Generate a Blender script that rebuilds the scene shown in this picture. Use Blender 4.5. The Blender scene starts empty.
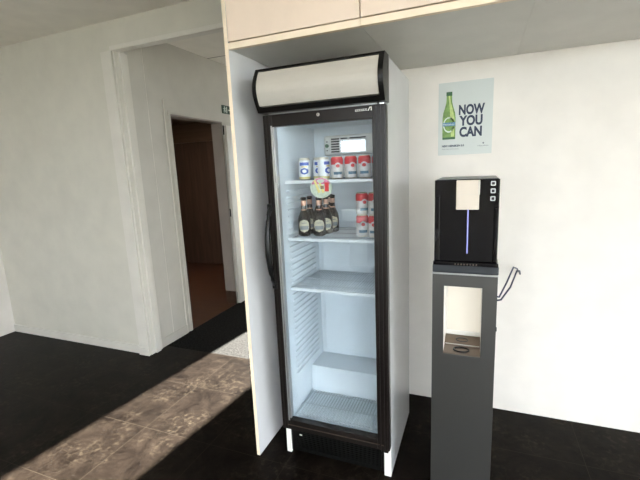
import bpy, bmesh, math, random
from mathutils import Vector, Matrix
random.seed(7)
S = bpy.context.scene
COL = S.collection
PI = math.pi

# ------------------------------------------------------------------ materials
def nodes(name):
    m = bpy.data.materials.new(name); m.use_nodes = True
    nt = m.node_tree; return m, nt, nt.nodes['Principled BSDF']

def mat(name, col, rough=.5, metal=0., var=.04, scale=6., bump=0., bscale=80., spec=.5, coat=0.):
    m, nt, b = nodes(name); N = nt.nodes; L = nt.links
    tc = N.new('ShaderNodeTexCoord'); no = N.new('ShaderNodeTexNoise')
    no.inputs['Scale'].default_value = scale; no.inputs['Detail'].default_value = 4
    L.new(tc.outputs['Object'], no.inputs['Vector'])
    r = N.new('ShaderNodeValToRGB')
    r.color_ramp.elements[0].position = .3; r.color_ramp.elements[1].position = .7
    r.color_ramp.elements[0].color = tuple(c*(1-var) for c in col)+(1,)
    r.color_ramp.elements[1].color = tuple(min(1, c*(1+var)) for c in col)+(1,)
    L.new(no.outputs['Fac'], r.inputs['Fac']); L.new(r.outputs['Color'], b.inputs['Base Color'])
    b.inputs['Roughness'].default_value = rough; b.inputs['Metallic'].default_value = metal
    b.inputs['Specular IOR Level'].default_value = spec
    b.inputs['Coat Weight'].default_value = coat
    if bump:
        n2 = N.new('ShaderNodeTexNoise'); n2.inputs['Scale'].default_value = bscale
        L.new(tc.outputs['Object'], n2.inputs['Vector'])
        bp = N.new('ShaderNodeBump'); bp.inputs['Strength'].default_value = bump; bp.inputs['Distance'].default_value = .003
        L.new(n2.outputs['Fac'], bp.inputs['Height']); L.new(bp.outputs['Normal'], b.inputs['Normal'])
    return m

def emit(name, col, s):
    m, nt, b = nodes(name)
    b.inputs['Base Color'].default_value = tuple(c*.45 for c in col)+(1,)
    b.inputs['Emission Color'].default_value = tuple(col)+(1,); b.inputs['Emission Strength'].default_value = s
    return m

def thin_glass(name, tint=(.96, .98, .98), ior=1.5, boost=1.):
    m, nt, b = nodes(name); N = nt.nodes; L = nt.links; N.remove(b)
    out = N['Material Output']
    t = N.new('ShaderNodeBsdfTransparent'); t.inputs['Color'].default_value = tint+(1,)
    g = N.new('ShaderNodeBsdfGlossy'); g.inputs['Roughness'].default_value = .0
    f = N.new('ShaderNodeFresnel'); f.inputs['IOR'].default_value = ior
    # same reflectance from either side of the thin pane
    ge = N.new('ShaderNodeNewGeometry'); mr = N.new('ShaderNodeMapRange'); mr.inputs[3].default_value = ior; mr.inputs[4].default_value = 1/ior
    L.new(ge.outputs['Backfacing'], mr.inputs[0]); L.new(mr.outputs[0], f.inputs['IOR'])
    mu = N.new('ShaderNodeMath'); mu.operation = 'MULTIPLY'; mu.inputs[1].default_value = boost; mu.use_clamp = True
    mx = N.new('ShaderNodeMixShader')
    L.new(f.outputs['Fac'], mu.inputs[0]); L.new(mu.outputs[0], mx.inputs['Fac'])
    L.new(t.outputs[0], mx.inputs[1]); L.new(g.outputs[0], mx.inputs[2]); L.new(mx.outputs[0], out.inputs['Surface'])
    return m

def floor_mat():
    m, nt, b = nodes('dark_marbled_tile'); N = nt.nodes; L = nt.links
    tc = N.new('ShaderNodeTexCoord')
    mp = N.new('ShaderNodeMapping'); mp.inputs['Location'].default_value = (-.04+.5, .07, 0)
    L.new(tc.outputs['Object'], mp.inputs['Vector'])
    br = N.new('ShaderNodeTexBrick'); br.offset = 0; br.squash = 1
    br.inputs['Scale'].default_value = 1; br.inputs['Brick Width'].default_value = .5; br.inputs['Row Height'].default_value = .5
    br.inputs['Mortar Size'].default_value = .0018; br.inputs['Mortar Smooth'].default_value = .2
    br.inputs['Color1'].default_value = (.9, .9, .9, 1); br.inputs['Color2'].default_value = (1.1, 1.1, 1.1, 1)
    L.new(mp.outputs[0], br.inputs['Vector'])
    n1 = N.new('ShaderNodeTexNoise'); n1.inputs['Scale'].default_value = 6.5; n1.inputs['Detail'].default_value = 12; n1.inputs['Roughness'].default_value = .76
    n1.inputs['Distortion'].default_value = .8
    L.new(tc.outputs['Object'], n1.inputs['Vector'])
    r1 = N.new('ShaderNodeValToRGB'); e = r1.color_ramp.elements
    e[0].position = .36; e[0].color = (.0020, .0013, .0010, 1)
    e[1].position = .62; e[1].color = (.0105, .0078, .0060, 1)
    L.new(n1.outputs['Fac'], r1.inputs['Fac'])
    # pale veins and patches
    vo = N.new('ShaderNodeTexVoronoi'); vo.feature = 'DISTANCE_TO_EDGE'; vo.inputs['Scale'].default_value = 5.5
    wn = N.new('ShaderNodeTexNoise'); wn.inputs['Scale'].default_value = 4; wn.inputs['Detail'].default_value = 7
    L.new(tc.outputs['Object'], wn.inputs['Vector'])
    mxv = N.new('ShaderNodeMix'); mxv.data_type = 'VECTOR'; mxv.inputs[0].default_value = .45
    L.new(tc.outputs['Object'], mxv.inputs[4]); L.new(wn.outputs['Color'], mxv.inputs[5]); L.new(mxv.outputs[1], vo.inputs['Vector'])
    rv = N.new('ShaderNodeValToRGB'); e = rv.color_ramp.elements
    e[0].position = 0; e[0].color = (.55, .55, .55, 1); e[1].position = .022; e[1].color = (0, 0, 0, 1)
    L.new(vo.outputs['Distance'], rv.inputs['Fac'])
    n3 = N.new('ShaderNodeTexNoise'); n3.inputs['Scale'].default_value = 3.2; n3.inputs['Detail'].default_value = 3
    L.new(tc.outputs['Object'], n3.inputs['Vector'])
    r3 = N.new('ShaderNodeValToRGB'); e = r3.color_ramp.elements
    e[0].position = .45; e[0].color = (0, 0, 0, 1); e[1].position = .62; e[1].color = (1, 1, 1, 1)
    L.new(n3.outputs['Fac'], r3.inputs['Fac'])
    mm = N.new('ShaderNodeMath'); mm.operation = 'MULTIPLY'
    L.new(rv.outputs['Color'], mm.inputs[0]); L.new(r3.outputs['Color'], mm.inputs[1])
    n4 = N.new('ShaderNodeTexNoise'); n4.inputs['Scale'].default_value = 30; n4.inputs['Detail'].default_value = 6
    L.new(tc.outputs['Object'], n4.inputs['Vector'])
    r4 = N.new('ShaderNodeValToRGB'); e = r4.color_ramp.elements
    e[0].position = .52; e[0].color = (0, 0, 0, 1); e[1].position = .70; e[1].color = (.85, .85, .85, 1)
    L.new(n4.outputs['Fac'], r4.inputs['Fac'])
    m4 = N.new('ShaderNodeMath'); m4.operation = 'MULTIPLY'
    L.new(r4.outputs['Color'], m4.inputs[0]); L.new(r3.outputs['Color'], m4.inputs[1])
    ad = N.new('ShaderNodeMath'); ad.operation = 'MAXIMUM'
    L.new(mm.outputs[0], ad.inputs[0]); L.new(m4.outputs[0], ad.inputs[1])
    mx = N.new('ShaderNodeMix'); mx.data_type = 'RGBA'
    L.new(ad.outputs[0], mx.inputs[0]); L.new(r1.outputs['Color'], mx.inputs[6]); mx.inputs[7].default_value = (.029, .023, .0165, 1)
    mb = N.new('ShaderNodeMix'); mb.data_type = 'RGBA'; mb.blend_type = 'MULTIPLY'; mb.inputs[0].default_value = 1
    L.new(mx.outputs[2], mb.inputs[6]); L.new(br.outputs['Color'], mb.inputs[7])
    mj = N.new('ShaderNodeMix'); mj.data_type = 'RGBA'
    L.new(br.outputs['Fac'], mj.inputs[0]); L.new(mb.outputs[2], mj.inputs[6]); mj.inputs[7].default_value = (.020, .016, .012, 1)
    L.new(mj.outputs[2], b.inputs['Base Color'])
    b.inputs['Roughness'].default_value = .36; b.inputs['Specular IOR Level'].default_value = .05
    bp = N.new('ShaderNodeBump'); bp.inputs['Strength'].default_value = .12; bp.inputs['Distance'].default_value = .002
    L.new(n1.outputs['Fac'], bp.inputs['Height']); L.new(bp.outputs['Normal'], b.inputs['Normal'])
    return m

def wood_mat(name, c1, c2, rough=.3, vert=True):
    m, nt, b = nodes(name); N = nt.nodes; L = nt.links
    tc = N.new('ShaderNodeTexCoord'); mp = N.new('ShaderNodeMapping')
    mp.inputs['Scale'].default_value = (9, 9, .7) if vert else (.7, 9, 9)
    L.new(tc.outputs['Object'], mp.inputs['Vector'])
    n = N.new('ShaderNodeTexNoise'); n.inputs['Scale'].default_value = 2.5; n.inputs['Detail'].default_value = 6
    L.new(mp.outputs[0], n.inputs['Vector'])
    r = N.new('ShaderNodeValToRGB'); r.color_ramp.elements[0].position = .35; r.color_ramp.elements[1].position = .7
    r.color_ramp.elements[0].color = c1+(1,); r.color_ramp.elements[1].color = c2+(1,)
    L.new(n.outputs['Fac'], r.inputs['Fac']); L.new(r.outputs['Color'], b.inputs['Base Color'])
    b.inputs['Roughness'].default_value = rough
    return m

def steel_mat(name, col, rough=.35, metal=.85):
    m, nt, b = nodes(name); N = nt.nodes; L = nt.links
    tc = N.new('ShaderNodeTexCoord'); mp = N.new('ShaderNodeMapping'); mp.inputs['Scale'].default_value = (400, 400, 3)
    L.new(tc.outputs['Object'], mp.inputs['Vector'])
    n = N.new('ShaderNodeTexNoise'); n.inputs['Scale'].default_value = 1; n.inputs['Detail'].default_value = 2
    L.new(mp.outputs[0], n.inputs['Vector'])
    mr = N.new('ShaderNodeMapRange'); mr.inputs[3].default_value = rough-.05; mr.inputs[4].default_value = rough+.07
    L.new(n.outputs['Fac'], mr.inputs[0]); L.new(mr.outputs[0], b.inputs['Roughness'])
    b.inputs['Base Color'].default_value = col+(1,); b.inputs['Metallic'].default_value = metal
    return m

M = dict(
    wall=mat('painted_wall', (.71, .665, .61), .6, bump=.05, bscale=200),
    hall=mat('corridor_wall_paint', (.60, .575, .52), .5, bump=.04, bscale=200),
    beam=mat('header_wall_paint', (.70, .675, .60), .5, bump=.04, bscale=200),
    ceil=mat('ceiling_board', (.84, .80, .73), .8),
    trim=mat('white_trim_paint', (.76, .73, .67), .4),
    floor=floor_mat(),
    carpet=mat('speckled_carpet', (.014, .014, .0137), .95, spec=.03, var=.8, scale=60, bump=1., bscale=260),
    lam=mat('white_laminate', (.64, .635, .635), .35),
    edge=mat('cream_laminate_edge', (.88, .74, .57), .45),
    cream=mat('cream_cabinet_front', (.82, .67, .555), .38),
    under=mat('cabinet_underside', (.68, .66, .62), .55),
    white=mat('white_coated_steel', (.43, .43, .425), .28),
    liner=mat('fridge_liner', (.77, .82, .86), .35),
    black=mat('black_plastic', (.004, .004, .004), .32, spec=.3, var=.2),
    black2=mat('satin_black_frame', (.010, .0075, .0065), .3, spec=.3, var=.2, scale=3),
    gloss=mat('gloss_black_panel', (.002, .002, .003), .05, var=.1, spec=.3),
    silver=mat('silver_aluminium', (.5, .5, .5), .3, metal=.8),
    chrome=mat('chrome', (.75, .75, .75), .15, metal=1),
    diff=mat('light_box_panel', (.47, .44, .39), .42),
    wire=mat('white_coated_wire', (.74, .78, .80), .4),
    rack=mat('pale_coated_wire', (.58, .63, .66), .45),
    dwire=mat('grey_wire', (.30, .34, .38), .45),
    steel=steel_mat('brushed_grey_steel', (.088, .085, .080), .36, .75),
    steel2=steel_mat('bronze_steel', (.17, .135, .11), .3, .8),
    dgrey=mat('dark_grey_plastic', (.022, .025, .03), .3),
    panelp=mat('cream_plastic', (.50, .46, .40), .4),
    whitep=mat('white_plastic', (.82, .80, .75), .35),
    led=emit('dispenser_light', (1, .93, .80), .25),
    chute=emit('lit_spout_panel', (1, .88, .74), .10),
    blue=emit('blue_light_strip', (.32, .34, .80), .33),
    icon=emit('button_icon', (.9, .92, .92), .15),
    lamp=emit('fill_panel_glow', (1, .84, .66), 6),  # glow of the fill panels added behind the camera
    fill_lamp2=emit('small_fill_glow', (1, .88, .72), 130.),
    fridge_fill=emit('fridge_fill_led', (.9, .96, 1), 3.6),
    glass=thin_glass('fridge_door_glass', (.95, .97, .98), 1.5, 1.35),
    wglass=thin_glass('window_glass', (.97, .98, .98)),
    alu=mat('window_aluminium', (.35, .35, .35), .4, metal=.5),
    brown=wood_mat('dark_brown_wood', (.052, .030, .021), (.080, .047, .034), .28),
    brown2=wood_mat('brown_wood_ceiling', (.085, .05, .03), (.12, .07, .045), .4, False),
    bfloor=wood_mat('red_brown_floor', (.050, .018, .007), (.068, .025, .010), .5, False),
    greyframe=mat('grey_pink_door_frame', (.34, .30, .27), .5),
    signg=mat('exit_sign_green', (.015, .055, .03), .4),
    signw=mat('exit_sign_white', (.6, .7, .62), .4),
    poster=mat('poster_paper', (.52, .55, .525), .35, var=.02),
    navy=mat('navy_print', (.012, .022, .055), .5),
    greytext=mat('grey_print', (.16, .19, .20), .5),
    g_mid=mat('bottle_green', (.15, .27, .06), .4, var=.35, scale=40),
    g_lit=mat('bottle_green_light', (.46, .58, .20), .4, var=.15, scale=60),
    g_dark=mat('bottle_green_dark', (.02, .09, .03), .4),
    labelw=mat('pale_label', (.62, .70, .62), .5),
    labelb=mat('blue_label', (.08, .20, .35), .5),
    bottle=mat('dark_bottle_glass', (.010, .007, .006), .08, var=.2),
    bottle_lab=mat('cream_bottle_label', (.54, .50, .37), .5, var=.1, scale=60),
    bottle_lab2=mat('grey_label_print', (.20, .22, .24), .5),
    copper=mat('copper_neck_foil', (.60, .36, .26), .35, metal=.4, var=.3, scale=50),
    tin=mat('can_aluminium', (.62, .58, .48), .3, metal=.8),
    c_white=mat('can_white', (.80, .82, .84), .35, var=.04, scale=40),
    c_blue=mat('can_blue', (.03, .09, .42), .35),
    c_gold=mat('can_gold', (.62, .52, .20), .35, metal=.3),
    c_red=mat('can_red', (.60, .02, .03), .35),
    c_pink=mat('can_pale_grey', (.62, .60, .60), .35, var=.15, scale=40),
    c_teal=mat('can_dark_teal', (.05, .14, .22), .35),
    s_green=mat('sign_pale_green', (.58, .66, .54), .5, var=.2, scale=70),
    s_pink=mat('sign_pink', (.62, .16, .32), .5, var=.4, scale=70),
    s_yel=mat('sign_yellow', (.78, .66, .20), .5),
    s_red=mat('sign_red', (.75, .03, .03), .5),
    brownp=mat('sign_brown', (.20, .11, .05), .5),
    paper=mat('white_paper', (.95, .95, .92), .5),
    table=mat('white_table_top', (.85, .84, .80), .4),
    chairb=mat('black_chair_shell', (.02, .02, .02), .4),
    wirec=mat('dark_blue_cable', (.015, .02, .06), .4),
    ground=mat('outside_paving', (.07, .075, .06), .9),
)

# ------------------------------------------------------------------ mesh helpers
class MB:
    def __init__(s): s.bm = bmesh.new(); s.mi = 0
    def _mark(s, n0):
        s.bm.faces.ensure_lookup_table()
        for f in s.bm.faces[n0:]: f.material_index = s.mi
    def box(s, x0, y0, z0, x1, y1, z1, bev=0., seg=2):
        n0 = len(s.bm.faces)
        t = bmesh.new(); bmesh.ops.create_cube(t, size=1)
        for v in t.verts:
            v.co = Vector(((x0+x1)/2+v.co.x*(x1-x0), (y0+y1)/2+v.co.y*(y1-y0), (z0+z1)/2+v.co.z*(z1-z0)))
        if bev: bmesh.ops.bevel(t, geom=t.edges[:], offset=bev, segments=seg, affect='EDGES', profile=.5)
        s.add(t); return s
    def add(s, t):
        mp = {}
        for v in t.verts: mp[v] = s.bm.verts.new(v.co)
        for f in t.faces:
            try: g = s.bm.faces.new([mp[v] for v in f.verts]); g.material_index = s.mi; g.smooth = f.smooth
            except ValueError: pass
        t.free()
    def quad(s, *pts):
        f = s.bm.faces.new([s.bm.verts.new(p) for p in pts]); f.material_index = s.mi; return s
    def prism(s, pts, axis, a, b):
        """extrude a 2D outline along axis (0,1,2) from a to b"""
        def P(p, t):
            if axis == 0: return (t, p[0], p[1])
            if axis == 1: return (p[0], t, p[1])
            return (p[0], p[1], t)
        A = [s.bm.verts.new(P(p, a)) for p in pts]; B = [s.bm.verts.new(P(p, b)) for p in pts]
        fs = [s.bm.faces.new(A), s.bm.faces.new(B[::-1])]
        n = len(pts)
        for i in range(n): fs.append(s.bm.faces.new([A[i], B[i], B[(i+1) % n], A[(i+1) % n]]))
        for f in fs: f.material_index = s.mi
        return s
    def lathe(s, prof, c=(0, 0, 0), n=24, cap=True, a0=0., a1=2*PI):
        full = abs(a1-a0-2*PI) < 1e-6; m = n if full else n+1
        rings = []
        for r, z in prof:
            rings.append([s.bm.verts.new((c[0]+r*math.cos(a0+(a1-a0)*i/n), c[1]+r*math.sin(a0+(a1-a0)*i/n), c[2]+z)) for i in range(m)])
        for A, B in zip(rings, rings[1:]):
            for i in range(n):
                j = (i+1) % m
                f = s.bm.faces.new([A[i], A[j], B[j], B[i]]); f.smooth = True; f.material_index = s.mi
        if cap and full:
            for R_, rev in ((rings[0], True), (rings[-1], False)):
                f = s.bm.faces.new(R_[::-1] if rev else R_); f.material_index = s.mi
        return s
    def tube(s, pts, r, n=8, rz=None):
        pts = [Vector(p) for p in pts]; rings = []
        for i, p in enumerate(pts):
            d = (pts[min(i+1, len(pts)-1)]-pts[max(i-1, 0)]).normalized()
            up = Vector((0, 0, 1)) if abs(d.z) < .95 else Vector((1, 0, 0))
            a = d.cross(up).normalized(); b = d.cross(a)
            rr = r[i] if isinstance(r, (list, tuple)) else r
            rings.append([s.bm.verts.new(p+a*rr*math.cos(2*PI*k/n)+b*(rz or rr)*math.sin(2*PI*k/n)) for k in range(n)])
        for A, B in zip(rings, rings[1:]):
            for k in range(n):
                f = s.bm.faces.new([A[k], A[(k+1) % n], B[(k+1) % n], B[k]]); f.smooth = True; f.material_index = s.mi
        for R_ in (rings[0][::-1], rings[-1]):
            f = s.bm.faces.new(R_); f.material_index = s.mi
        return s
    def use(s, i): s.mi = i; return s
    def build(s, name, mats, parent=None, loc=(0, 0, 0), keep=False):
        me = bpy.data.meshes.new(name)
        bmesh.ops.recalc_face_normals(s.bm, faces=s.bm.faces[:])
        o0 = Vector(loc)
        if not keep:
            for v in s.bm.verts: v.co -= o0
        s.bm.to_mesh(me); s.bm.free()
        for m in (mats if isinstance(mats, (list, tuple)) else [mats]): me.materials.append(m)
        o = bpy.data.objects.new(name, me); COL.objects.link(o)
        o.location = o0
        if parent: o.parent = parent; 
        return o

def local(parent):   # parts are modelled in world coordinates; this gives the offset for their parent
    return Vector(parent.location)

def part(mb, name, mats, thing, label=None):
    """mb in world coordinates, thing/part = parent at its own location"""
    off = Vector((0, 0, 0)); p = thing
    while p: off += p.location; p = p.parent
    for v in mb.bm.verts: v.co -= off
    o = mb.build(name, mats, thing)
    if label: o['label'] = label
    return o

def lpart(mb, name, mats, thing, label=None):   # mb already in the parent's local coordinates
    o = mb.build(name, mats, thing)
    if label: o['label'] = label
    return o

def tag(o, label=None, cat=None, group=None, kind=None):
    if label: o['label'] = label
    if cat: o['category'] = cat
    if group: o['group'] = group
    if kind: o['kind'] = kind
    return o

def thing(name, loc, label, cat, group=None):
    o = bpy.data.objects.new(name, None); o.location = loc; o.empty_display_size = .05; COL.objects.link(o)
    return tag(o, label, cat, group)

def struct(mb, name, mats, loc=(0, 0, 0)):
    return tag(mb.build(name, mats, None, loc), kind='structure')

def copy_tree(o, parent=None):
    c = o.copy(); COL.objects.link(c)
    if parent: c.parent = parent
    for ch in [k for k in bpy.data.objects if k.parent == o]: copy_tree(ch, c)
    return c

def text_mesh(body, size, name, m, parent, loc, rot=(PI/2, 0, 0), sx=1., bold=0., align='LEFT', shear=0., spacing=1., ext=.0004):
    cu = bpy.data.curves.new('t', 'FONT'); cu.body = body; cu.size = size; cu.offset = bold; cu.align_x = align
    cu.extrude = ext; cu.shear = shear; cu.space_character = spacing; cu.resolution_u = 4
    t = bpy.data.objects.new('t', cu); COL.objects.link(t)
    bpy.context.view_layer.update()
    me = bpy.data.meshes.new_from_object(t.evaluated_get(bpy.context.evaluated_depsgraph_get()))
    bpy.data.objects.remove(t); bpy.data.curves.remove(cu)
    mt = Matrix.Rotation(rot[0], 4, 'X') @ Matrix.Diagonal((sx, 1, 1, 1))
    me.transform(mt); me.materials.clear(); me.materials.append(m); me.name = name
    o = bpy.data.objects.new(name, me); COL.objects.link(o)
    if parent: o.parent = parent
    o.location = loc
    return o

# ------------------------------------------------------------------ dimensions
CZ = 2.773          # ceiling
NICHE_Y = .82       # back wall of the niche
XW = -1.72          # corridor wall with the doorway
BY0, BY1 = .74, .86 # cross wall / header beam
YB = -4.2           # wall behind the camera
XL, XR = -3.6, 3.6
YE = 5.2            # corridor end
D0, D1, DH = 1.31, 2.13, 2.14   # doorway in corridor wall

# ------------------------------------------------------------------ setting
struct(MB().box(XL-.2, YB-.2, -.1, XR+.2, .93, 0), 'floor', M['floor'])
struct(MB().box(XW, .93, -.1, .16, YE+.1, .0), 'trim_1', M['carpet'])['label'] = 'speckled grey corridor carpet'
struct(MB().box(XL-.2, YB-.2, CZ, XR+.2, YE+.2, CZ+.1), 'ceiling', M['ceil'])
# ceiling joints
j = MB()
for y in (1.96, 2.56, 3.16): j.box(XW, y, CZ-.003, .04, y+.012, CZ-.0005)
struct(j, 'trim_2', M['greyframe'])
struct(MB().box(-.13, NICHE_Y, 0, XR, NICHE_Y+.12, CZ), 'wall_back', M['wall'])
# left cross wall and header beam
struct(MB().box(XL, BY0, 0, XW-.0, BY1, CZ).box(XW, BY0, 2.58, -.15, BY0+.05, CZ), 'wall_cross', M['beam'])
struct(MB().box(XW, BY0-.022, 2.551, -.15, BY0+.05, 2.586, .004), 'trim_3', M['trim'])
# casing of the opening
t = MB(); t.box(XW-.10, BY0-.022, .0, XW+.012, BY0, 2.553, .002); t.box(XW, BY0, 0, XW+.02, BY1+.01, 2.553, .002)
t.box(XW-.10, BY0-.03, 0, XW+.016, BY0-.02, .075, .002); t.box(XW+.018, BY0+.045, 0, XW+.034, BY1-.02, 2.553, .002)
struct(t, 'trim_4', M['trim'])
struct(MB().box(XL, BY0-.012, 0, XW-.10, BY0, .08, .002), 'baseboard_cross', M['trim'])
# corridor left wall with doorway
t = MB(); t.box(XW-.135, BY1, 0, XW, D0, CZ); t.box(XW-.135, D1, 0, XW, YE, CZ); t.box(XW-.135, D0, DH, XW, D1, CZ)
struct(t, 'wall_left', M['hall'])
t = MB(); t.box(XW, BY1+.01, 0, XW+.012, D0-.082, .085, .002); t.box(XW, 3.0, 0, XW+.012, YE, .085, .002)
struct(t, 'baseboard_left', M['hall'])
# panel seam strip, casing
t = MB(); t.box(XW, 1.045, .085, XW+.003, 1.05, CZ); struct(t, 'trim_5', M['trim'])
t = MB(); t.box(XW, D0-.082, 0, XW+.010, D0-.072, 2.26, .001)
struct(t, 'trim_6', M['trim'])
t = MB(); t.box(XW-.001, D0-.03, 0, XW+.008, D0, DH+.03, .001); t.box(XW-.001, D0, DH, XW+.008, D1+.26, DH+.03, .001)
struct(t, 'trim_7', M['hall'])
# grey-pink lining inside the doorway: head and far jamb, dark threshold plinth
t = MB(); t.box(XW-.14, D0, DH-.012, XW-.002, D1, DH, 0); t.box(XW-.14, D1-.012, .16, XW-.002, D1, DH-.012, 0); t.box(XW-.14, D0, 0, XW-.002, D0+.012, DH-.012, 0)
struct(t, 'trim_8', M['greyframe'])
struct(MB().box(XW-.14, D1-.012, 0, XW-.002, D1, .16), 'trim_9', M['brown'])
# room beyond
struct(MB().box(-4.6, .93, -.1, XW, 4.0, .0).box(-4.6,.86,-.02,XW-.135,.93,.002).box(XW-.14, D0, -.02, XW, D1, .003), 'floor_brown_room', M['bfloor'])
t = MB(); t.box(-4.6, 3.85, 0, XW-.135, 3.97, 2.10); struct(t, 'wall_brown_room_end', M['brown'])
t = MB(); t.box(-4.6, 3.82, 2.10, XW-.135, 3.97, 2.6); struct(t, 'wall_brown_room_upper', M['brown2'])
struct(MB().box(-4.72, .74, 0, -4.6, 3.97, 2.6).box(-4.6, .74, 0, XL, .86, CZ), 'wall_brown_room_side', M['brown'])
struct(MB().box(-4.72, .86, 2.42, XW-.135, 3.97, 2.5), 'ceiling_brown_room', M['brown2'])
# outer walls of the room behind the camera
def wall_with_holes(name, y0, y1, x0, x1, holes, m, axis='y'):
    t = MB(); xs = sorted({x0, x1}|{h[0] for h in holes}|{h[1] for h in holes})
    for a, b in zip(xs, xs[1:]):
        hs = sorted([(h[2], h[3]) for h in holes if h[0] <= a+1e-6 and h[1] >= b-1e-6]); z = 0
        for p, q in hs+[(CZ, CZ)]:
            if p-z > 1e-4:
                if axis == 'y': t.box(a, y0, z, b, y1, p)
                else: t.box(y0, a, z, y1, b, p)
            z = q
    return struct(t, name, m)
# windows
def window(name, x0, x1, z0, z1, y, axis='y', mull=()):
    w = 0.04; t = MB()
    def B(a0, c0, a1, c1, mb=t, d=.03):
        if axis == 'y': mb.box(a0, y-d, c0, a1, y+d, c1)
        else: mb.box(y-d, a0, c0, y+d, a1, c1)
    B(x0, z0, x1, z0+w); B(x0, z1-w, x1, z1); B(x0, z0, x0+w, z1); B(x1-w, z0, x1, z1)
    for m_ in mull: B(m_-.02, z0, m_+.02, z1)
    o = struct(t, name, M['alu'])
    g = MB(); B(x0+w, z0+w, x1-w, z1-w, g, .002)
    g.build('pane', M['wglass'], o)
    return o
# corridor end and right side
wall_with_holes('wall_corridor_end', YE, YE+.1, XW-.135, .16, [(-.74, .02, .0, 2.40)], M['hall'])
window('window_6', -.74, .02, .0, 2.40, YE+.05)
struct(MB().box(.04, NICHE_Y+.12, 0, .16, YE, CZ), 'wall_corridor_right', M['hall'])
holes_b = [(-1.10, -.60, .69, .955), (-1.10, -.60, 1.77, 2.03), (-.42, .28, .1, 2.6), (1.42, 3.4, .1, 2.6)]
wall_with_holes('wall_behind', YB-.12, YB, XL-.2, XR+.2, holes_b, M['wall'])
wall_with_holes('wall_window_side', XR, XR+.15, YB-.12, NICHE_Y+.12, [(-3.9, -1.0, .08, 2.6)], M['wall'], 'x')
struct(MB().box(XL-.15, YB-.12, 0, XL, BY1, CZ), 'wall_far_left', M['wall'])
window('window_1', -.42, .28, .1, 2.6, YB-.06)
window('window_3', 1.42, 3.4, .1, 2.6, YB-.06, mull=(2.4,))
window('window_4', -1.10, -.60, .69, .955, YB-.06)
window('window_5', -1.10, -.60, 1.77, 2.03, YB-.06)
window('window_2', -3.9, -1.0, .08, 2.6, XR+.07, 'x', mull=(-2.5,))
struct(MB().box(-14, -40, -.35, 40, 12, -.12), 'ground_outside', M['ground'])

# ------------------------------------------------------------------ cabinet surround
pl = MB(); pl.box(-.147, -.0515, 0, -.129, NICHE_Y-.002, CZ-.003)
panel = tag(pl.build('side_panel', M['lam'], None, (-.138, .38, 0)), 'tall white laminate end panel standing left of the fridge', 'panel')
eb = MB(); eb.box(-.1475, -.0535, 0, -.1285, -.0515, CZ-.003, .0005); part(eb, 'edge_strip', M['edge'], panel, 'cream front edge strip')

def wall_cabinet(x0, x1, first, label):
    c = thing('wall_cabinet', ((x0+x1)/2, .3, 2.15), label, 'cabinet', None)
    t = MB(); t.box(x0, -.030, 2.152, x1, NICHE_Y-.002, 2.17); t.box(x0, -.03, 2.17, x0+.016, NICHE_Y-.002, CZ-.003); t.box(x1-.016, -.03, 2.17, x1, NICHE_Y-.002, CZ-.003)
    t.box(x0+.016, NICHE_Y-.014, 2.17, x1-.016, NICHE_Y-.004, CZ-.003)
    part(t, 'carcass', M['under'], c)
    e = MB(); e.box(x0, -.0525, 2.150, x1, -.030, 2.178, .001); part(e, 'bottom_rail', M['edge'], c, 'cream edge rail under the door')
    d = MB(); d.box(x0+.002, -.054, 2.183, x1-.002, -.034, CZ-.012, .0015); part(d, 'door', M['cream'], c)
    return c
wall_cabinet(-.128, .510, True, 'cream overhead wall cabinet directly above the fridge, left of the door seam')
wall_cabinet(.511, 1.150, False, 'cream overhead wall cabinet above the water dispenser, right of the door seam')
wall_cabinet(1.151, 1.790, False, 'cream overhead wall cabinet at the far right, past the water dispenser')

# ------------------------------------------------------------------ fridge
FX0, FX1 = .004, .600
FB, FT, FD = .605, 2.048, .045     # back, top, body front
fr = thing('display_fridge', (.3, .3, 0), 'tall white display fridge with black framed glass door and lit canopy, holding cans and bottles', 'fridge')
# cabinet: double shell
t = MB()
t.box(FX0, FD, .06, FX0+.035, FB, FT); t.box(FX1-.035, FD, .0, FX1, FB, FT, .0)
t.box(FX0+.035, FB-.04, .06, FX1-.035, FB, FT)
t.box(FX0+.035, FD, 1.83, FX1-.035, FB-.04, FT)
t.box(FX0+.035, FD, .12, FX1-.035, FB-.04, .20)
part(t, 'cabinet', M['white'], fr)
# white corner strips of the plinth
for a_, b_ in ((FX0, FX0+.026), (FX1-.034, FX1)): part(MB().box(a_, .03, 0, b_, .044, .166), 'plinth_corner', M['whitep'], fr, 'white corner post of the plinth')
# liner
t = MB()
lx0, lx1, ly0, ly1, lz0, lz1 = .040, .560, .046, .545, .205, 1.82
t.box(lx0-.003, ly0, lz0, lx0, ly1, lz1); t.box(lx1, ly0, lz0, lx1+.003, ly1, lz1)
t.box(lx0, ly1, lz0, lx1, ly1+.003, lz1); t.box(lx0, ly0, lz0-.003, lx1, ly1, lz0); t.box(lx0, ly0, lz1, lx1, ly1, lz1+.003)
# rear duct step on back wall
t.box(lx0+.03, ly1-.02, .40, lx1-.03, ly1, 1.62, .008)
# compressor hump
t.prism([(.335, .205), (.545, .205), (.545, .375), (.350, .375)], 0, lx0, lx1)
part(t, 'liner', M['liner'], fr, 'pale blue-white inner liner')
# moulded ribs
for xa, s_ in ((lx0, 1), (lx1, -1)):
    t = MB(); z = .43
    while z < 1.50:
        x0, x1 = (xa, xa+.010) if s_ > 0 else (xa-.010, xa)
        t.box(x0, .13, z, x1, .47, z+.010, .003, 1); z += .0335
    part(t, 'shelf_ribs', M['liner'], fr, 'moulded shelf support ribs')
# unseen LED strip added along the inner top front to brighten the interior
t = MB(); t.box(.08, .055, 1.805, .52, .075, 1.818, .003); part(t, 'light_strip', M['fridge_fill'], fr, 'added fill light strip')
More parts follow.
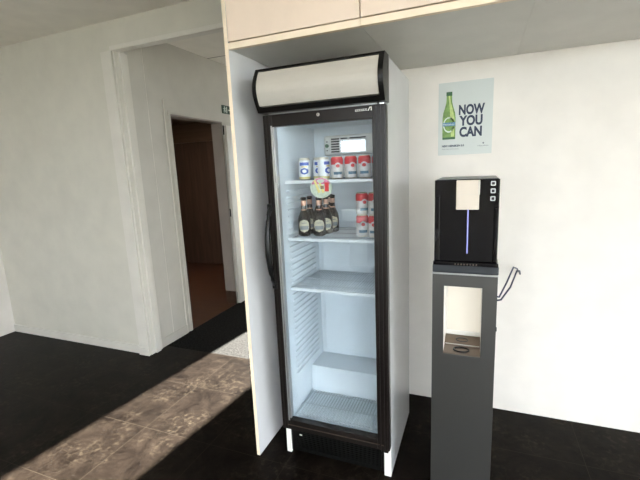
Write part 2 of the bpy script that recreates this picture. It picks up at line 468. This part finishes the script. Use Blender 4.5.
# evaporator cover
t = MB(); t.box(.118, .50, 1.655, .46, .543, 1.77, .012, 3)
ev = part(t, 'evaporator_cover', M['whitep'], fr)
t = MB()
for k in range(6): t.box(.166, .4975, 1.672+k*.0145, .216, .4995, 1.680+k*.0145)
t.box(.225, .4975, 1.7465, .265, .4995, 1.7525); t.box(.28, .4975, 1.7465, .375, .4995, 1.7525)
part(t, 'vent_slots', M['black'], ev)
t = MB(); t.prism([(.14+.011*math.cos(a*PI/8), 1.712+.011*math.sin(a*PI/8)) for a in range(16)], 1, .493, .4995)
part(t, 'thermostat_knob', M['g_dark'], ev)
for z in (1.735, 1.685): part(MB().prism([(.14+.004*math.cos(a*PI/4), z+.004*math.sin(a*PI/4)) for a in range(8)], 1, .4965, .4995), 'screw', M['black'], ev)
# shelves
def shelf(z, label, wm='dwire'):
    t = MB(); t.box(lx0+.006, .105, z-.016, lx1-.006, .112, z, .002)
    o = part(t, 'shelf', M['wire'], fr, label)
    w = MB(); x = lx0+.02
    while x < lx1-.01:
        w.tube([(x, .112, z-.004), (x, .49, z-.004)], .0022, 5); x += .0145
    for y in (.20, .33, .46): w.tube([(lx0+.004, y, z-.008), (lx1-.004, y, z-.008)], .003, 5)
    w.tube([(lx0+.012, .49, z-.004), (lx1-.012, .49, z-.004)], .004, 6)
    part(w, 'shelf_wires', M[wm], o)
    return o
Z1, Z2, Z3 = 1.528, 1.229, .955
shelf(Z1, 'top wire shelf'); shelf(Z2, 'middle wire shelf'); shelf(Z3, 'empty lower wire shelf', 'rack')
# floor rack
w = MB(); x = lx0+.018
while x < lx1-.01:
    w.tube([(x, .06, .222), (x, .325, .222)], .0028, 5); x += .017
for y in (.08, .19, .31): w.tube([(lx0+.01, y, .217), (lx1-.01, y, .217)], .003, 5)
part(w, 'floor_rack', M['rack'], fr, 'white wire rack on the fridge floor')
# door
gx0, gx1, gz0, gz1 = .048, .539, .226, 1.790
t = MB()
t.box(0, 0, .168, gx0, .042, 1.846, .003); t.box(gx1, 0, .168, .600, .042, 1.846, .003)
t.box(gx0, 0, .168, gx1, .042, gz0, .002); t.box(gx0, 0, gz1, gx1, .042, 1.846, .002)
# raised outer bead lines
for x in (.012, .030): t.box(x, -.004, .175, x+.006, .002, 1.84, .001)
for x in (.552, .572, .588): t.box(x, -.004, .175, x+.006, .002, 1.84, .001)
door = part(t, 'door', M['black2'], fr, 'black framed glass door')
t = MB(); t.box(.040, -.002, .225, .048, .001, 1.795, .0005); t.box(.048, .004, .237, .055, .034, 1.788)
part(t, 'inner_trim', M['silver'], door, 'silver strip beside the glass')
t = MB(); t.box(.03, -.0032, .196, .575, .001, .200); part(t, 'lower_trim', M['steel2'], door, 'bronze line on the lower rail')
t = MB(); t.box(gx0, .010, gz0, gx1, .0125, gz1); part(t, 'glass', M['glass'], door)
t = MB(); hp = []
for k in range(13):
    u = k/12; hp.append((.010, -.006-.045*math.sin(PI*u)**.7, 1.40-.40*u))
t.tube(hp, [.009+.006*math.sin(PI*k/12) for k in range(13)], 10, rz=None)
t.box(-.002, -.012, 1.38, .022, .002, 1.42, .004); t.box(-.002, -.012, .98, .022, .002, 1.02, .004)
part(t, 'handle', M['black'], door, 'curved black pull handle')
t = MB(); t.prism([(.290+.008*math.cos(a*PI/8), 1.826+.008*math.sin(a*PI/8)) for a in range(16)], 1, -.005, .001)
lk = part(t, 'lock', M['chrome'], door, 'round chrome key lock')
t = MB(); t.box(.2885, -.006, 1.822, .2915, -.0045, 1.830); part(t, 'keyhole', M['black'], lk)
t = MB()     # unreadably small maker's mark: rounded glyphs and a slanted mark
for k, w_ in enumerate((.008, .008, .007, .009, .007, .008)):
    x = .466+k*.0092; z = 1.8225+k*.0002
    t.box(x, -.0046, z, x+w_*.9, -.0036, z+.0026); t.box(x, -.0046, z+.0062, x+w_*.9, -.0036, z+.0085); t.box(x, -.0046, z, x+.0026, -.0036, z+.0085)
t.prism([(.522, 1.822), (.526, 1.822), (.535, 1.838), (.531, 1.838)], 1, -.0046, -.0036); t.prism([(.531, 1.838), (.540, 1.838), (.540, 1.834), (.532, 1.834)], 1, -.0046, -.0036); t.prism([(.536, 1.822), (.540, 1.822), (.540, 1.834), (.536, 1.834)], 1, -.0046, -.0036)
part(t, 'maker_mark', M['whitep'], door, 'small white maker lettering')
# hinge bits
part(MB().box(.575, -.002, 1.846, .594, .03, 1.851), 'hinge', M['chrome'], door); part(MB().box(.572, .0, .158, .594, .03, .168), 'hinge', M['chrome'], door)
# silver line between canopy and door
t = MB(); t.box(.03, .004, 1.8475, .56, .03, 1.8525); part(t, 'top_rail', M['silver'], fr)
# plinth grille
t = MB(); t.box(FX0+.026, .040, .012, FX1-.034, .055, .160)
for k in range(9): t.box(.06, .034, .035+k*.012, .55, .041, .041+k*.012)
gr = part(t, 'plinth_grille', M['black'], fr, 'black slotted plinth grille')
t = MB(); t.box(.085, .031, .118, .100, .0335, .124); part(t, 'badge', M['whitep'], gr)
# rear feet
part(MB().lathe([(.018, 0), (.018, .03), (.012, .065)], (.02, .55, 0), 12), 'foot', M['black'], fr)
# canopy: bowed light box
cz0, cz1 = 1.853, 2.048
def bow(u, d=.0): return -.018-.052*math.sin(PI*(.06+.88*u))-d
prof = [(.044, cz0), (.044, cz1)]+[(bow(1-k/14, .004), cz1-(cz1-cz0)*k/14) for k in range(15)]
t = MB(); t.prism(prof, 0, -.004, .014); t.prism(prof, 0, .584, .606)
inn = [(.044, cz1-.010), (.044, cz1), (bow(1, .004), cz1), (bow(.95, .004), cz1-.010)]
t.prism(inn, 0, .014, .584)
inn = [(.044, cz0), (.044, cz0+.02), (bow(.11, .004), cz0+.021), (bow(0, .004), cz0)]
t.prism(inn, 0, .014, .584)
can = part(t, 'canopy', M['black'], fr, 'black framed light box canopy')
pp = [(.03, cz1-.011), (.03, cz0+.021)]+[(bow(k/14), cz0+(cz1-cz0)*k/14) for k in range(15) if .1 < k/14 < .96]
t = MB(); t.prism(pp, 0, .0145, .5835); part(t, 'light_panel', M['diff'], can, 'blank cream light panel')

# ------------------------------------------------------------------ cans
def make_can(kind, label, group):
    c = thing('drink_can', (0, 0, 0), label, 'can', group)
    r = .0315 if kind == 'red' else .0305
    H = .113
    t = MB()
    if kind == 'white':
        bands = [(0, .006, .026, r-.002, 3), (.006, .016, r, r, 2), (.016, .100, r, r, 0), (.100, .109, r, .0255, 3)]
        mats = [M['c_white'], M['c_blue'], M['c_gold'], M['tin']]
    else:
        bands = [(0, .006, .026, r-.002, 3), (.006, .020, r, r, 1), (.020, .072, r, r, 2), (.072, .100, r, r, 0), (.100, .109, r, .0265, 0)]
        mats = [M['c_red'], M['c_pink'], M['c_pink'], M['tin']]
    for z0, z1, r0, r1, mi in bands: t.use(mi).lathe([(r0, z0), (r1, z1)], n=20, cap=False)
    t.use(3).lathe([(.001, .003), (.026, 0)], n=20, cap=False)
    lpart(t, 'can_body', mats, c)
    t = MB(); t.lathe([(.0255, .109), (.0265, H), (.0245, H), (.0235, .110), (.001, .110)], n=20, cap=False); lpart(t, 'lid', M['tin'], c)
    def patch(aw, z0, z1, rr, ac=-PI/2, oval=True):
        b = MB(); n = 8; rows = 8
        g = []
        for i in range(rows+1):
            v = -1+2*i/rows; w = math.sqrt(max(0, 1-v*v)) if oval else 1
            g.append([b.bm.verts.new((rr*math.cos(ac+aw*w*(-1+2*k/n)), rr*math.sin(ac+aw*w*(-1+2*k/n)), (z0+z1)/2+v*(z1-z0)/2)) for k in range(n+1)])
        for A, B in zip(g, g[1:]):
            for k in range(n):
                b.bm.faces.new([A[k], A[k+1], B[k+1], B[k]])
        return b
    if kind == 'white':
        e = lpart(patch(.75, .028, .062, r+.0008), 'emblem', M['c_blue'], c, 'round blue emblem')
        lpart(patch(.35, .036, .054, r+.0016), 'emblem_centre', M['c_white'], e)
        lpart(patch(.85, .074, .090, r+.0008, oval=False), 'name_band', M['c_blue'], c, 'blue name band')
        lpart(patch(.5, .064, .071, r+.0008, oval=False), 'gold_line', M['c_gold'], c)
    else:
        e = lpart(patch(.55, .048, .082, r+.0008), 'emblem', M['c_pink'], c)
        lpart(patch(.3, .056, .074, r+.0016), 'emblem_centre', M['c_red'], e)
        lpart(patch(.7, .022, .036, r+.0008, oval=False), 'name_band', M['c_teal'], c, 'dark blue name band')
    return c
proto_w = make_can('white', 'x', 'white and blue cans on the top shelf')
proto_r = make_can('red', 'x', 'red and grey cans in the fridge')
usedp = set()
def place_can(p, x, y, z, rz, label, group):
    o = p if p not in usedp else copy_tree(p)
    usedp.add(p)
    o.location = (x, y, z); o.rotation_euler = (0, 0, rz); o['label'] = label; o['group'] = group
    return o
GW = 'white and blue cans on the top shelf'; GR = 'red and grey cans on the top shelf'; GS = 'red cans stacked on the middle shelf'
# yaw offset turns the emblem toward the glass
place_can(proto_w, .127, .185, Z1, .35, 'white can with round blue emblem, leftmost on the top fridge shelf', GW)
place_can(proto_w, .180, .250, Z1, .5, 'white and blue can set back, half hidden by its two neighbours', GW)
place_can(proto_w, .232, .190, Z1, 1.3, 'white can with its blue emblem turned aside, next to the red cans', GW)
place_can(proto_r, .304, .195, Z1, .45, 'bright red topped can standing leftmost of the red cans on the top shelf', GR)
place_can(proto_r, .374, .205, Z1, .6, 'red topped grey can in the middle of the three red cans on the top shelf', GR)
place_can(proto_r, .447, .200, Z1, .2, 'red topped grey can nearest the right door frame on the top shelf', GR)
place_can(proto_r, .500, .262, Z1, .2, 'red can behind the right end of the top shelf, cut by the door frame', GR)
for (x, y, w_, side) in ((.425, .215, .4, 'left'), (.492, .205, .1, 'right')):
    place_can(proto_r, x, y, Z2, w_, 'red can at the bottom of the %s stack on the middle shelf' % side, GS)
    place_can(proto_r, x, y, Z2+.1132, w_+.3, 'red can standing on top of the %s stack on the middle shelf' % side, GS)

# ------------------------------------------------------------------ bottles
def make_bottle():
    c = thing('beer_bottle', (0, 0, 0), 'x', 'bottle', 'dark bottles on the middle shelf')
    t = MB(); t.lathe([(.028, 0), (.033, .004), (.034, .012), (.034, .085), (.031, .102), (.022, .122), (.0155, .138), (.0135, .175), (.0135, .196), (.0145, .198), (.0145, .204)], n=24)
    lpart(t, 'bottle_glass', M['bottle'], c)
    def wrap(prof, aw, name, m, lab=None, par=None):
        b = MB(); b.lathe(prof, n=14, cap=False, a0=-PI/2-aw, a1=-PI/2+aw); return lpart(b, name, m, par or c, lab)
    b = MB(); g = []
    for i in range(11):
        v = -1+2*i/10; aw = .86*math.sqrt(max(0, 1-abs(v)**2.4)); z = .056+v*.034
        g.append([b.bm.verts.new((.0346*math.sin(aw*(-1+2*k/10)), -.0346*math.cos(aw*(-1+2*k/10)), z)) for k in range(11)])
    for A, B in zip(g, g[1:]):
        for k in range(10): b.bm.faces.new([A[k], A[k+1], B[k+1], B[k]])
    l = lpart(b, 'label', M['bottle_lab'], c, 'cream oval label')
    wrap([(.0351, .036), (.0351, .056)], .72, 'label_band', M['bottle_lab2'], None, l)
    wrap([(.0351, .070), (.0351, .074)], .4, 'label_line', M['bottle_lab2'], None, l)
    t = MB(); t.lathe([(.0162, .138), (.0142, .150), (.0142, .190)], n=18, cap=False); lpart(t, 'neck_foil', M['copper'], c, 'copper neck foil')
    t = MB(); t.lathe([(.0155, .197), (.0155, .203), (.012, .207), (.001, .207)], n=18, cap=False); lpart(t, 'cap', M['black'], c)
    return c
bp_ = make_bottle(); first = True
for (x, y, rz, lb) in (
    (.108, .190, .35, 'dark beer bottle with cream label, front left corner of the middle fridge shelf'),
    (.190, .205, .30, 'dark beer bottle with cream label, middle of the front row on the middle shelf'),
    (.205, .273, .35, 'dark beer bottle just behind and right of the middle front bottle'),
    (.216, .346, .40, 'dark beer bottle at the right end of the group, furthest toward the red cans'),
    (.110, .268, .2, 'dark beer bottle with copper neck in the back row, directly behind the front left bottle'),
    (.146, .334, .2, 'dark beer bottle with copper neck in the back row, second from the left wall'),
    (.181, .408, .2, 'dark beer bottle in the back row, third from the left wall'),
    (.106, .406, .2, 'dark beer bottle at the very back, close to the ribbed left wall')):
    o = bp_ if first else copy_tree(bp_); first = False
    o.location = (x, y, Z2); o.rotation_euler = (0, 0, rz); o['label'] = lb

SX, SZ = .249, 1.489
# round promotional sign hanging on the shelf edge
sg = thing('round_sign', (SX, .100, SZ), 'small round colourful sign hanging from the front of the top shelf, below the cans', 'sign')
def disc(cx, cz, rx, rz_, y0, y1, n=28, clip=None):
    return MB().prism([(cx+rx*math.cos(2*PI*k/n), cz+rz_*math.sin(2*PI*k/n)) for k in range(n)], 1, y0, y1)
part(disc(SX, SZ, .058, .052, .0985, .1015), 'sign_disc', M['s_green'], sg)
up = [(SX+.055*math.cos(a), SZ+.049*math.sin(a)) for a in [PI*.12+k*PI*.76/12 for k in range(13)]]
part(MB().prism(up, 1, .0975, .0985), 'top_field', M['s_pink'], sg, 'mottled pink upper field')
t = MB()
for dx in (0, .022): t.prism([(SX-.038+dx, SZ+.036), (SX-.029+dx, SZ+.040), (SX-.002+dx, SZ-.022), (SX-.015+dx, SZ-.026)], 1, .0965, .0975)
part(t, 'bottle_print', M['s_yel'], sg, 'two slanting yellow bottles')
part(MB().box(SX+.020, .0965, SZ-.018, SX+.042, .0975, SZ+.026, .0003), 'can_print', M['s_red'], sg, 'small red can')
part(MB().box(SX-.002, .0962, SZ-.006, SX+.016, .0972, SZ+.010), 'brown_print', M['brownp'], sg)
part(disc(SX, SZ+.034, .020, .009, .0955, .0965, 16), 'name_oval', M['labelw'], sg)

# ------------------------------------------------------------------ water dispenser
st = thing('water_cooler_stand', (.93, .17, 0), 'tall grey steel stand with a lit cup niche under the black water dispenser', 'stand')
sx0, sx1, sy0, sy1, szt = .800, 1.064, 0, .34, 1.112
nx0, nx1, nz0, nz1 = .849, 1.005, .738, 1.055
t = MB()
t.box(sx0, sy0, .012, sx1, sy0+.012, nz0, .002); t.box(sx0, sy0, nz1, sx1, sy0+.012, szt, .002)
t.box(sx0, sy0, nz0-.002, nx0, sy0+.012, nz1+.002, .0); t.box(nx1, sy0, nz0-.002, sx1, sy0+.012, nz1+.002, .0)
t.box(sx0, .012, .012, sx0+.006, sy1, szt); t.box(sx1-.006, .012, .012, sx1, sy1, szt); t.box(sx0+.006, sy1-.006, .012, sx1-.006, sy1, szt)
t.box(sx0+.006, .012, szt-.012, sx1-.006, sy1-.006, szt-.001)
part(t, 'stand_body', M['steel'], st)
t = MB(); t.box(sx0-.001, sy0-.002, szt-.004, sx1+.001, sy0+.006, szt+.003, .001); part(t, 'top_edge', M['silver'], st, 'bright metal top edge')
t = MB(); t.box(sx0+.01, .01, 0, sx1-.01, sy1-.01, .014); part(t, 'base', M['black'], st)
t = MB()
t.box(nx0-.004, .012, nz0, nx0, .16, nz1); t.box(nx1, .012, nz0, nx1+.004, .16, nz1)
t.box(nx0-.004, .012, nz1, nx1+.004, .16, nz1+.004); t.box(nx0-.004, .16, nz0, nx1+.004, .164, nz1+.004)
part(t, 'niche_lining', M['whitep'], st, 'white niche lining')
t = MB(); t.box(nx0+.006, .1565, .79, nx1-.002, .1595, nz1-.004); part(t, 'niche_light', M['led'], st, 'glowing warm white back panel')
t = MB(); t.prism([(.0005, nz0), (.0005, nz0+.006), (.082, nz0+.008), (.084, nz0+.014), (.155, nz0+.030), (.155, nz0)], 0, nx0, nx1)
tr = part(t, 'drip_tray', M['steel2'], st, 'bronze steel drip tray')
def ring(cx, cy, cz, rx, ry, r, tilt):
    pts = [(cx+rx*math.cos(PI*k/12), cy+ry*math.sin(PI*k/12)*math.cos(tilt), cz+ry*math.sin(PI*k/12)*math.sin(tilt)) for k in range(25)]
    return MB().tube(pts, r, 6)
part(ring(.925, .040, nz0+.009, .033, .022, .004, .03), 'drain_ring', M['black'], tr, 'black oval drain ring')
part(ring(.925, .118, nz0+.023, .026, .014, .002, .22), 'cup_ring', M['dgrey'], tr)
t = MB(); t.tube([(nx0+.003, .083, nz0+.013), (nx1-.003, .083, nz0+.013)], .002, 6); part(t, 'tray_rim', M['silver'], tr)
t = MB(); t.box(sx1, .02, .86, sx1+.004, .035, .875, .001); part(t, 'latch', M['black'], st)

dp = thing('water_dispenser', (.93, .17, szt), 'glossy black countertop water dispenser with lit cream spout and blue light strip', 'water dispenser')
t = MB(); t.box(.800, -.004, szt+.004, 1.066, .33, szt+.040, .004); part(t, 'tray', M['dgrey'], dp, 'dark grey drip tray base')
t = MB(); t.box(.803, -.012, szt+.040, 1.063, .10, szt+.056, .003); g_ = part(t, 'drip_grid', M['gloss'], dp)
t = MB()
for k in range(8): t.box(.892+k*.012, -.0135, szt+.044, .897+k*.012, -.0115, szt+.050)
part(t, 'grid_slots', M['steel2'], g_)
t = MB(); t.box(.806, .0, szt+.056, 1.058, .33, 1.515, .003, 2); bd = part(t, 'housing', M['gloss'], dp)
t = MB(); t.box(.812, -.002, 1.514, 1.052, .32, 1.517, .001); part(t, 'lid', M['dgrey'], dp)
t = MB(); t.box(.893, -.018, 1.392, .982, .004, 1.5125, .003)
sp = part(t, 'spout', M['chute'], dp, 'lit cream spout block')
t = MB(); t.box(.897, -.0195, 1.453, .980, -.0175, 1.4545); t.box(.976, -.0195, 1.453, .984, .002, 1.5125, .002); part(t, 'spout_panel', M['panelp'], sp)
t = MB(); t.box(.9375, -.0035, 1.205, .9430, .001, 1.392, .001); part(t, 'light_strip', M['blue'], dp, 'glowing blue light strip')
for k, z in enumerate((1.497, 1.467, 1.436)):
    t = MB(); t.box(1.0235, -.002, z-.0095, 1.0425, .0006, z+.0095, .004, 3)
    bt = part(t, 'button', M['icon'], dp, 'white rounded touch button')
    t = MB(); t.box(1.0275, -.0032, z-.0055, 1.0385, -.0018, z+.0055, .002, 2); ic = part(t, 'icon', M['black'], bt)
    if 0: pass
# side wings of the housing
for a_, b_, c_ in ((.8085, .828, 1.45), (1.040, 1.0565, 1.40)): part(MB().box(a_, -.006, szt+.060, b_, .001, c_, .002), 'side_rail', M['gloss'], dp)

cb = MB(); cb.tube([(1.066, .30, .93), (1.09, .36, .905), (1.13, .48, .95), (1.17, .62, 1.00), (1.20, .75, .96), (1.21, .80, .93)], .0045, 8)
cb.tube([(1.066, .30, .905), (1.10, .38, .885), (1.15, .50, .92), (1.19, .64, .975), (1.215, .76, .945), (1.222, .80, .915)], .0045, 8)
cable = tag(cb.build('power_cable', M['wirec'], None, (1.07, .3, .9)), 'dark blue cable running from the steel stand to the wall', 'cable')

# ------------------------------------------------------------------ poster
PY_ = NICHE_Y-.0035
po = thing('poster', (.892, NICHE_Y-.002, 1.838), 'pale poster on the back wall with a green beer bottle and bold dark lettering', 'poster')
t = MB(); t.box(.742, PY_+.0003, 1.630, 1.042, NICHE_Y, 2.047); part(t, 'sheet', M['poster'], po)
t = MB()
t.box(.742, PY_-.0012, 1.628, 1.042, PY_+.0002, 1.634)
def flat(pts, name, m, lab=None, y=PY_-.0004, par=None): 
    return part(MB().prism(pts, 1, y-.0004, y+.0004), name, m, par or po, lab)
t.bm.free()
bz0, bz1 = 1.722, 1.992; bx = .803
def outl(s=1., x=bx):
    L_ = [(.036, 0), (.037, .008), (.037, .125), (.033, .155), (.022, .19), (.0165, .215), (.015, .255), (.0165, .258), (.0165, .270)]
    return [(x+a*s, bz0+b) for a, b in L_]+[(x-a*s, bz0+b) for a, b in L_[::-1]]
bo = flat(outl(), 'printed_bottle', M['g_mid'], 'printed green bottle')
y2 = PY_-.0014; y3 = PY_-.0024
flat([(bx+.012, bz0+.015), (bx+.030, bz0+.015), (bx+.030, bz0+.125), (bx+.020, bz0+.175), (bx+.010, bz0+.21), (bx+.003, bz0+.25), (bx-.004, bz0+.25), (bx+.004, bz0+.17)], 'highlight', M['g_lit'], None, y2, bo)
flat([(bx-.036, bz0+.001), (bx+.036, bz0+.001), (bx+.036, bz0+.012), (bx-.036, bz0+.012)], 'base_shade', M['g_dark'], None, y2, bo)
flat([(bx-.0165, bz0+.25), (bx+.0165, bz0+.25), (bx+.0165, bz0+.272), (bx-.0165, bz0+.272)], 'cap_print', M['g_dark'], None, y2, bo)
oval = [(bx+.033*math.cos(a*PI/12), bz0+.085+.045*math.sin(a*PI/12)) for a in range(24)]
flat(oval, 'label_print', M['labelw'], None, y2, bo)
oval = [(bx+.027*math.cos(a*PI/12), bz0+.085+.037*math.sin(a*PI/12)) for a in range(24)]
flat(oval, 'label_field', M['g_mid'], None, y2-.0005, bo)
flat([(bx-.036, bz0+.078), (bx+.036, bz0+.078), (bx+.036, bz0+.098), (bx-.036, bz0+.098)], 'label_band', M['labelb'], None, y3, bo)
text_mesh('Heineken', .017, 'label_text', M['labelw'], bo, (bx-.034, y3-.001, bz0+.0825)).parent = bo
for o in [k for k in bpy.data.objects if k.name.startswith('label_text')]: o.location = Vector((bx-.034, y3-.001, bz0+.0825))-Vector(po.location)-bo.location
def ptext(body, size, x, z, m, sx=1, bold=0, name='lettering', spacing=1., w=None):
    o = text_mesh(body, size, name, m, po, Vector((x, PY_-.001, z))-Vector(po.location), sx=sx, bold=bold, spacing=spacing, ext=.0003)
    if w:   # fit to the width measured on the poster
        xs = [v.co.x for v in o.data.vertices]; k = w/(max(xs)-min(xs)); x_min = min(xs)
        for v in o.data.vertices: v.co.x = (v.co.x-x_min)*k
    return o
ptext('NOW', .075, .8575, 1.861, M['navy'], .78, .0032, w=.142)
ptext('YOU', .075, .8605, 1.799, M['navy'], .78, .0032, w=.128)
ptext('CAN', .075, .8625, 1.735, M['navy'], .78, .0032, w=.124)
ptext('NEW HEINEKEN 0.0', .0155, .765, 1.678, M['navy'], 1, .0006, 'small_lettering', w=.125)
ptext('GREAT TASTE. ZERO ALCOHOL', .0085, .765, 1.662, M['greytext'], 1, 0, 'fine_lettering', w=.098)
ptext('Heineken', .0125, .966, 1.672, M['greytext'], 1, 0, 'logo_lettering', w=.058)
star = [(.996+(.0065 if k % 2 == 0 else .0028)*math.sin(k*PI/5), 1.691+(.0065 if k % 2 == 0 else .0028)*math.cos(k*PI/5)) for k in range(10)]
flat(star, 'logo_star', M['navy'], 'small dark star')

# ------------------------------------------------------------------ corridor door leaf and exit sign
dl = thing('door_leaf', (XW+.02, D1+.02, 0), 'white door standing folded back against the corridor wall beyond the doorway', 'door')
t = MB(); t.box(XW+.010, D1+.004, .012, XW+.048, D1+.80, 2.10, .002); part(t, 'leaf', M['trim'], dl)
for z0, z1, m_ in ((2.0, 2.10, 'black'), (1.07, 1.16, 'black'), (.06, .15, 'silver')):
    t = MB(); t.tube([(XW+.012, D1-.001, z0), (XW+.012, D1-.001, z1)], .007, 8); part(t, 'hinge', M[m_], dl, 'dark hinge' if m_ == 'black' else 'metal hinge')
t = MB(); t.tube([(XW+.05, D1+.73, 1.05), (XW+.09, D1+.73, 1.05), (XW+.09, D1+.62, 1.05)], .009, 8); part(t, 'door_handle', M['chrome'], dl)

lp = thing('fill_lamp', (-2.9, 2.3, 2.42), 'small added fill lamp in the dark wood-panelled room off the corridor', 'lamp')  # unseen lamp added to lift the dark brown room
part(MB().lathe([(.12, -.03), (.12, 0)], (-2.9, 2.3, 2.42), 24), 'housing', M['whitep'], lp)
part(MB().lathe([(.10, -.034), (.10, -.030)], (-2.9, 2.3, 2.42), 24), 'diffuser', M['fill_lamp2'], lp)
es = thing('exit_sign', (XW+.006, 2.23, 2.275), 'small dark green exit sign on the corridor wall above the doorway', 'sign')
t = MB(); t.box(XW+.001, 2.145, 2.235, XW+.010, 2.315, 2.325, .001); part(t, 'sign_plate', M['signg'], es)
t = MB()   # running figure and arrow
def sq(y, z, w, h): t.box(XW+.0102, y-w/2, z-h/2, XW+.0112, y+w/2, z+h/2)
sq(2.185, 2.306, .014, .014); sq(2.185, 2.283, .016, .030); sq(2.198, 2.262, .010, .024); sq(2.174, 2.258, .010, .026); sq(2.202, 2.290, .020, .007); sq(2.168, 2.286, .018, .007)
sq(2.225, 2.278, .020, .070)
sq(2.275, 2.278, .050, .012)
part(t, 'running_figure', M['signw'], es, 'pale running figure and arrow')

# ------------------------------------------------------------------ behind the camera: table, chairs, added fill lamps
tb = thing('meeting_table', (-.2, -2.95, 0), 'white topped table behind the camera, seen only in reflections', 'table')
t = MB(); t.box(-.95, -3.4, .725, .55, -2.55, .75, .004); part(t, 'table_top', M['table'], tb)
for x in (-.88, .48):
    for y in (-3.33, -2.62):
        part(MB().box(x-.02, y-.02, 0, x+.02, y+.02, .725), 'leg', M['alu'], tb)
def chair():
    c = thing('visitor_chair', (0, 0, 0), 'x', 'chair', 'chairs at the white table')
    lpart(MB().box(-.22, -.21, .43, .22, .21, .455, .01), 'seat', M['chairb'], c)
    lpart(MB().box(-.21, -.225, .58, .21, -.20, .86, .008), 'backrest', M['chairb'], c)
    for x in (-.2, .2):
        for y, d in ((-.2, -.03), (.2, .03)):
            lpart(MB().tube([(x*1.1, y+d, 0), (x, y, .43)], .010, 8), 'leg', M['chrome'], c)
        lpart(MB().tube([(x, -.205, .43), (x, -.215, .60)], .010, 8), 'back_post', M['chrome'], c)
    return c
c1 = chair(); c1.location = (-.45, -2.25, 0); c1.rotation_euler = (0, 0, PI); c1['label'] = 'black chair on metal legs at the left of the white table'
c2 = copy_tree(c1); c2.location = (.15, -2.28, 0); c2['label'] = 'black chair on metal legs at the right of the white table'
for x, y, lb in ((-.2, -2.6, 'left'), (1.9, -2.6, 'right')):  # unseen panels added as fill for the cabinet fronts
    lp = thing('fill_lamp', (x, y, CZ), 'added square warm fill panel at the %s of the room behind the camera' % lb, 'lamp', 'added fill panels')
    part(MB().box(x-.31, y-.31, CZ-.03, x-.29, y+.31, CZ-.002).box(x+.29, y-.31, CZ-.03, x+.31, y+.31, CZ-.002).box(x-.29, y-.31, CZ-.03, x+.29, y-.29, CZ-.002).box(x-.29, y+.29, CZ-.03, x+.29, y+.31, CZ-.002), 'frame', M['whitep'], lp)
    part(MB().box(x-.29, y-.29, CZ-.022, x+.29, y+.29, CZ-.006), 'diffuser', M['lamp'], lp)

# ------------------------------------------------------------------ light
EL = math.radians(19)
d = Vector((-.116, -1, 0)).normalized(); d = Vector((d.x*math.cos(EL), d.y*math.cos(EL), -math.sin(EL)))
sl = bpy.data.lights.new('sun', 'SUN'); sl.energy = 165; sl.color = (1, .93, .83); sl.angle = math.radians(.6)
so = bpy.data.objects.new('sun', sl); COL.objects.link(so); so.location = (0, 12, 5); so.rotation_euler = d.to_track_quat('-Z', 'Y').to_euler()
w = bpy.data.worlds.new('world'); S.world = w; w.use_nodes = True
bg = w.node_tree.nodes['Background']; bg.inputs['Color'].default_value = (.87, .93, 1, 1); bg.inputs['Strength'].default_value = 8.0

# ------------------------------------------------------------------ camera
def camera():
    cx, cy, cz, yaw, pitch, roll, f = 0.978, -1.7394, 1.5872, .3857, -.1811, -.0427, 393.89
    fw = Vector((-math.sin(yaw)*math.cos(pitch), math.cos(yaw)*math.cos(pitch), math.sin(pitch)))
    r = fw.cross(Vector((0, 0, 1))).normalized(); u = r.cross(fw)
    r2 = r*math.cos(roll)+u*math.sin(roll); u2 = -r*math.sin(roll)+u*math.cos(roll)
    cam = bpy.data.cameras.new('camera'); o = bpy.data.objects.new('camera', cam); COL.objects.link(o)
    m = Matrix((r2, u2, -fw)).transposed().to_4x4(); m.translation = (cx, cy, cz); o.matrix_world = m
    cam.sensor_fit = 'HORIZONTAL'; cam.sensor_width = 36; cam.lens = f*36/640; cam.clip_start = .05
    S.camera = o
camera()
vs = S.view_settings; vs.view_transform = 'Standard'; vs.look = 'None'; vs.gamma = 1; vs.use_curve_mapping = False; vs.exposure = 0.85
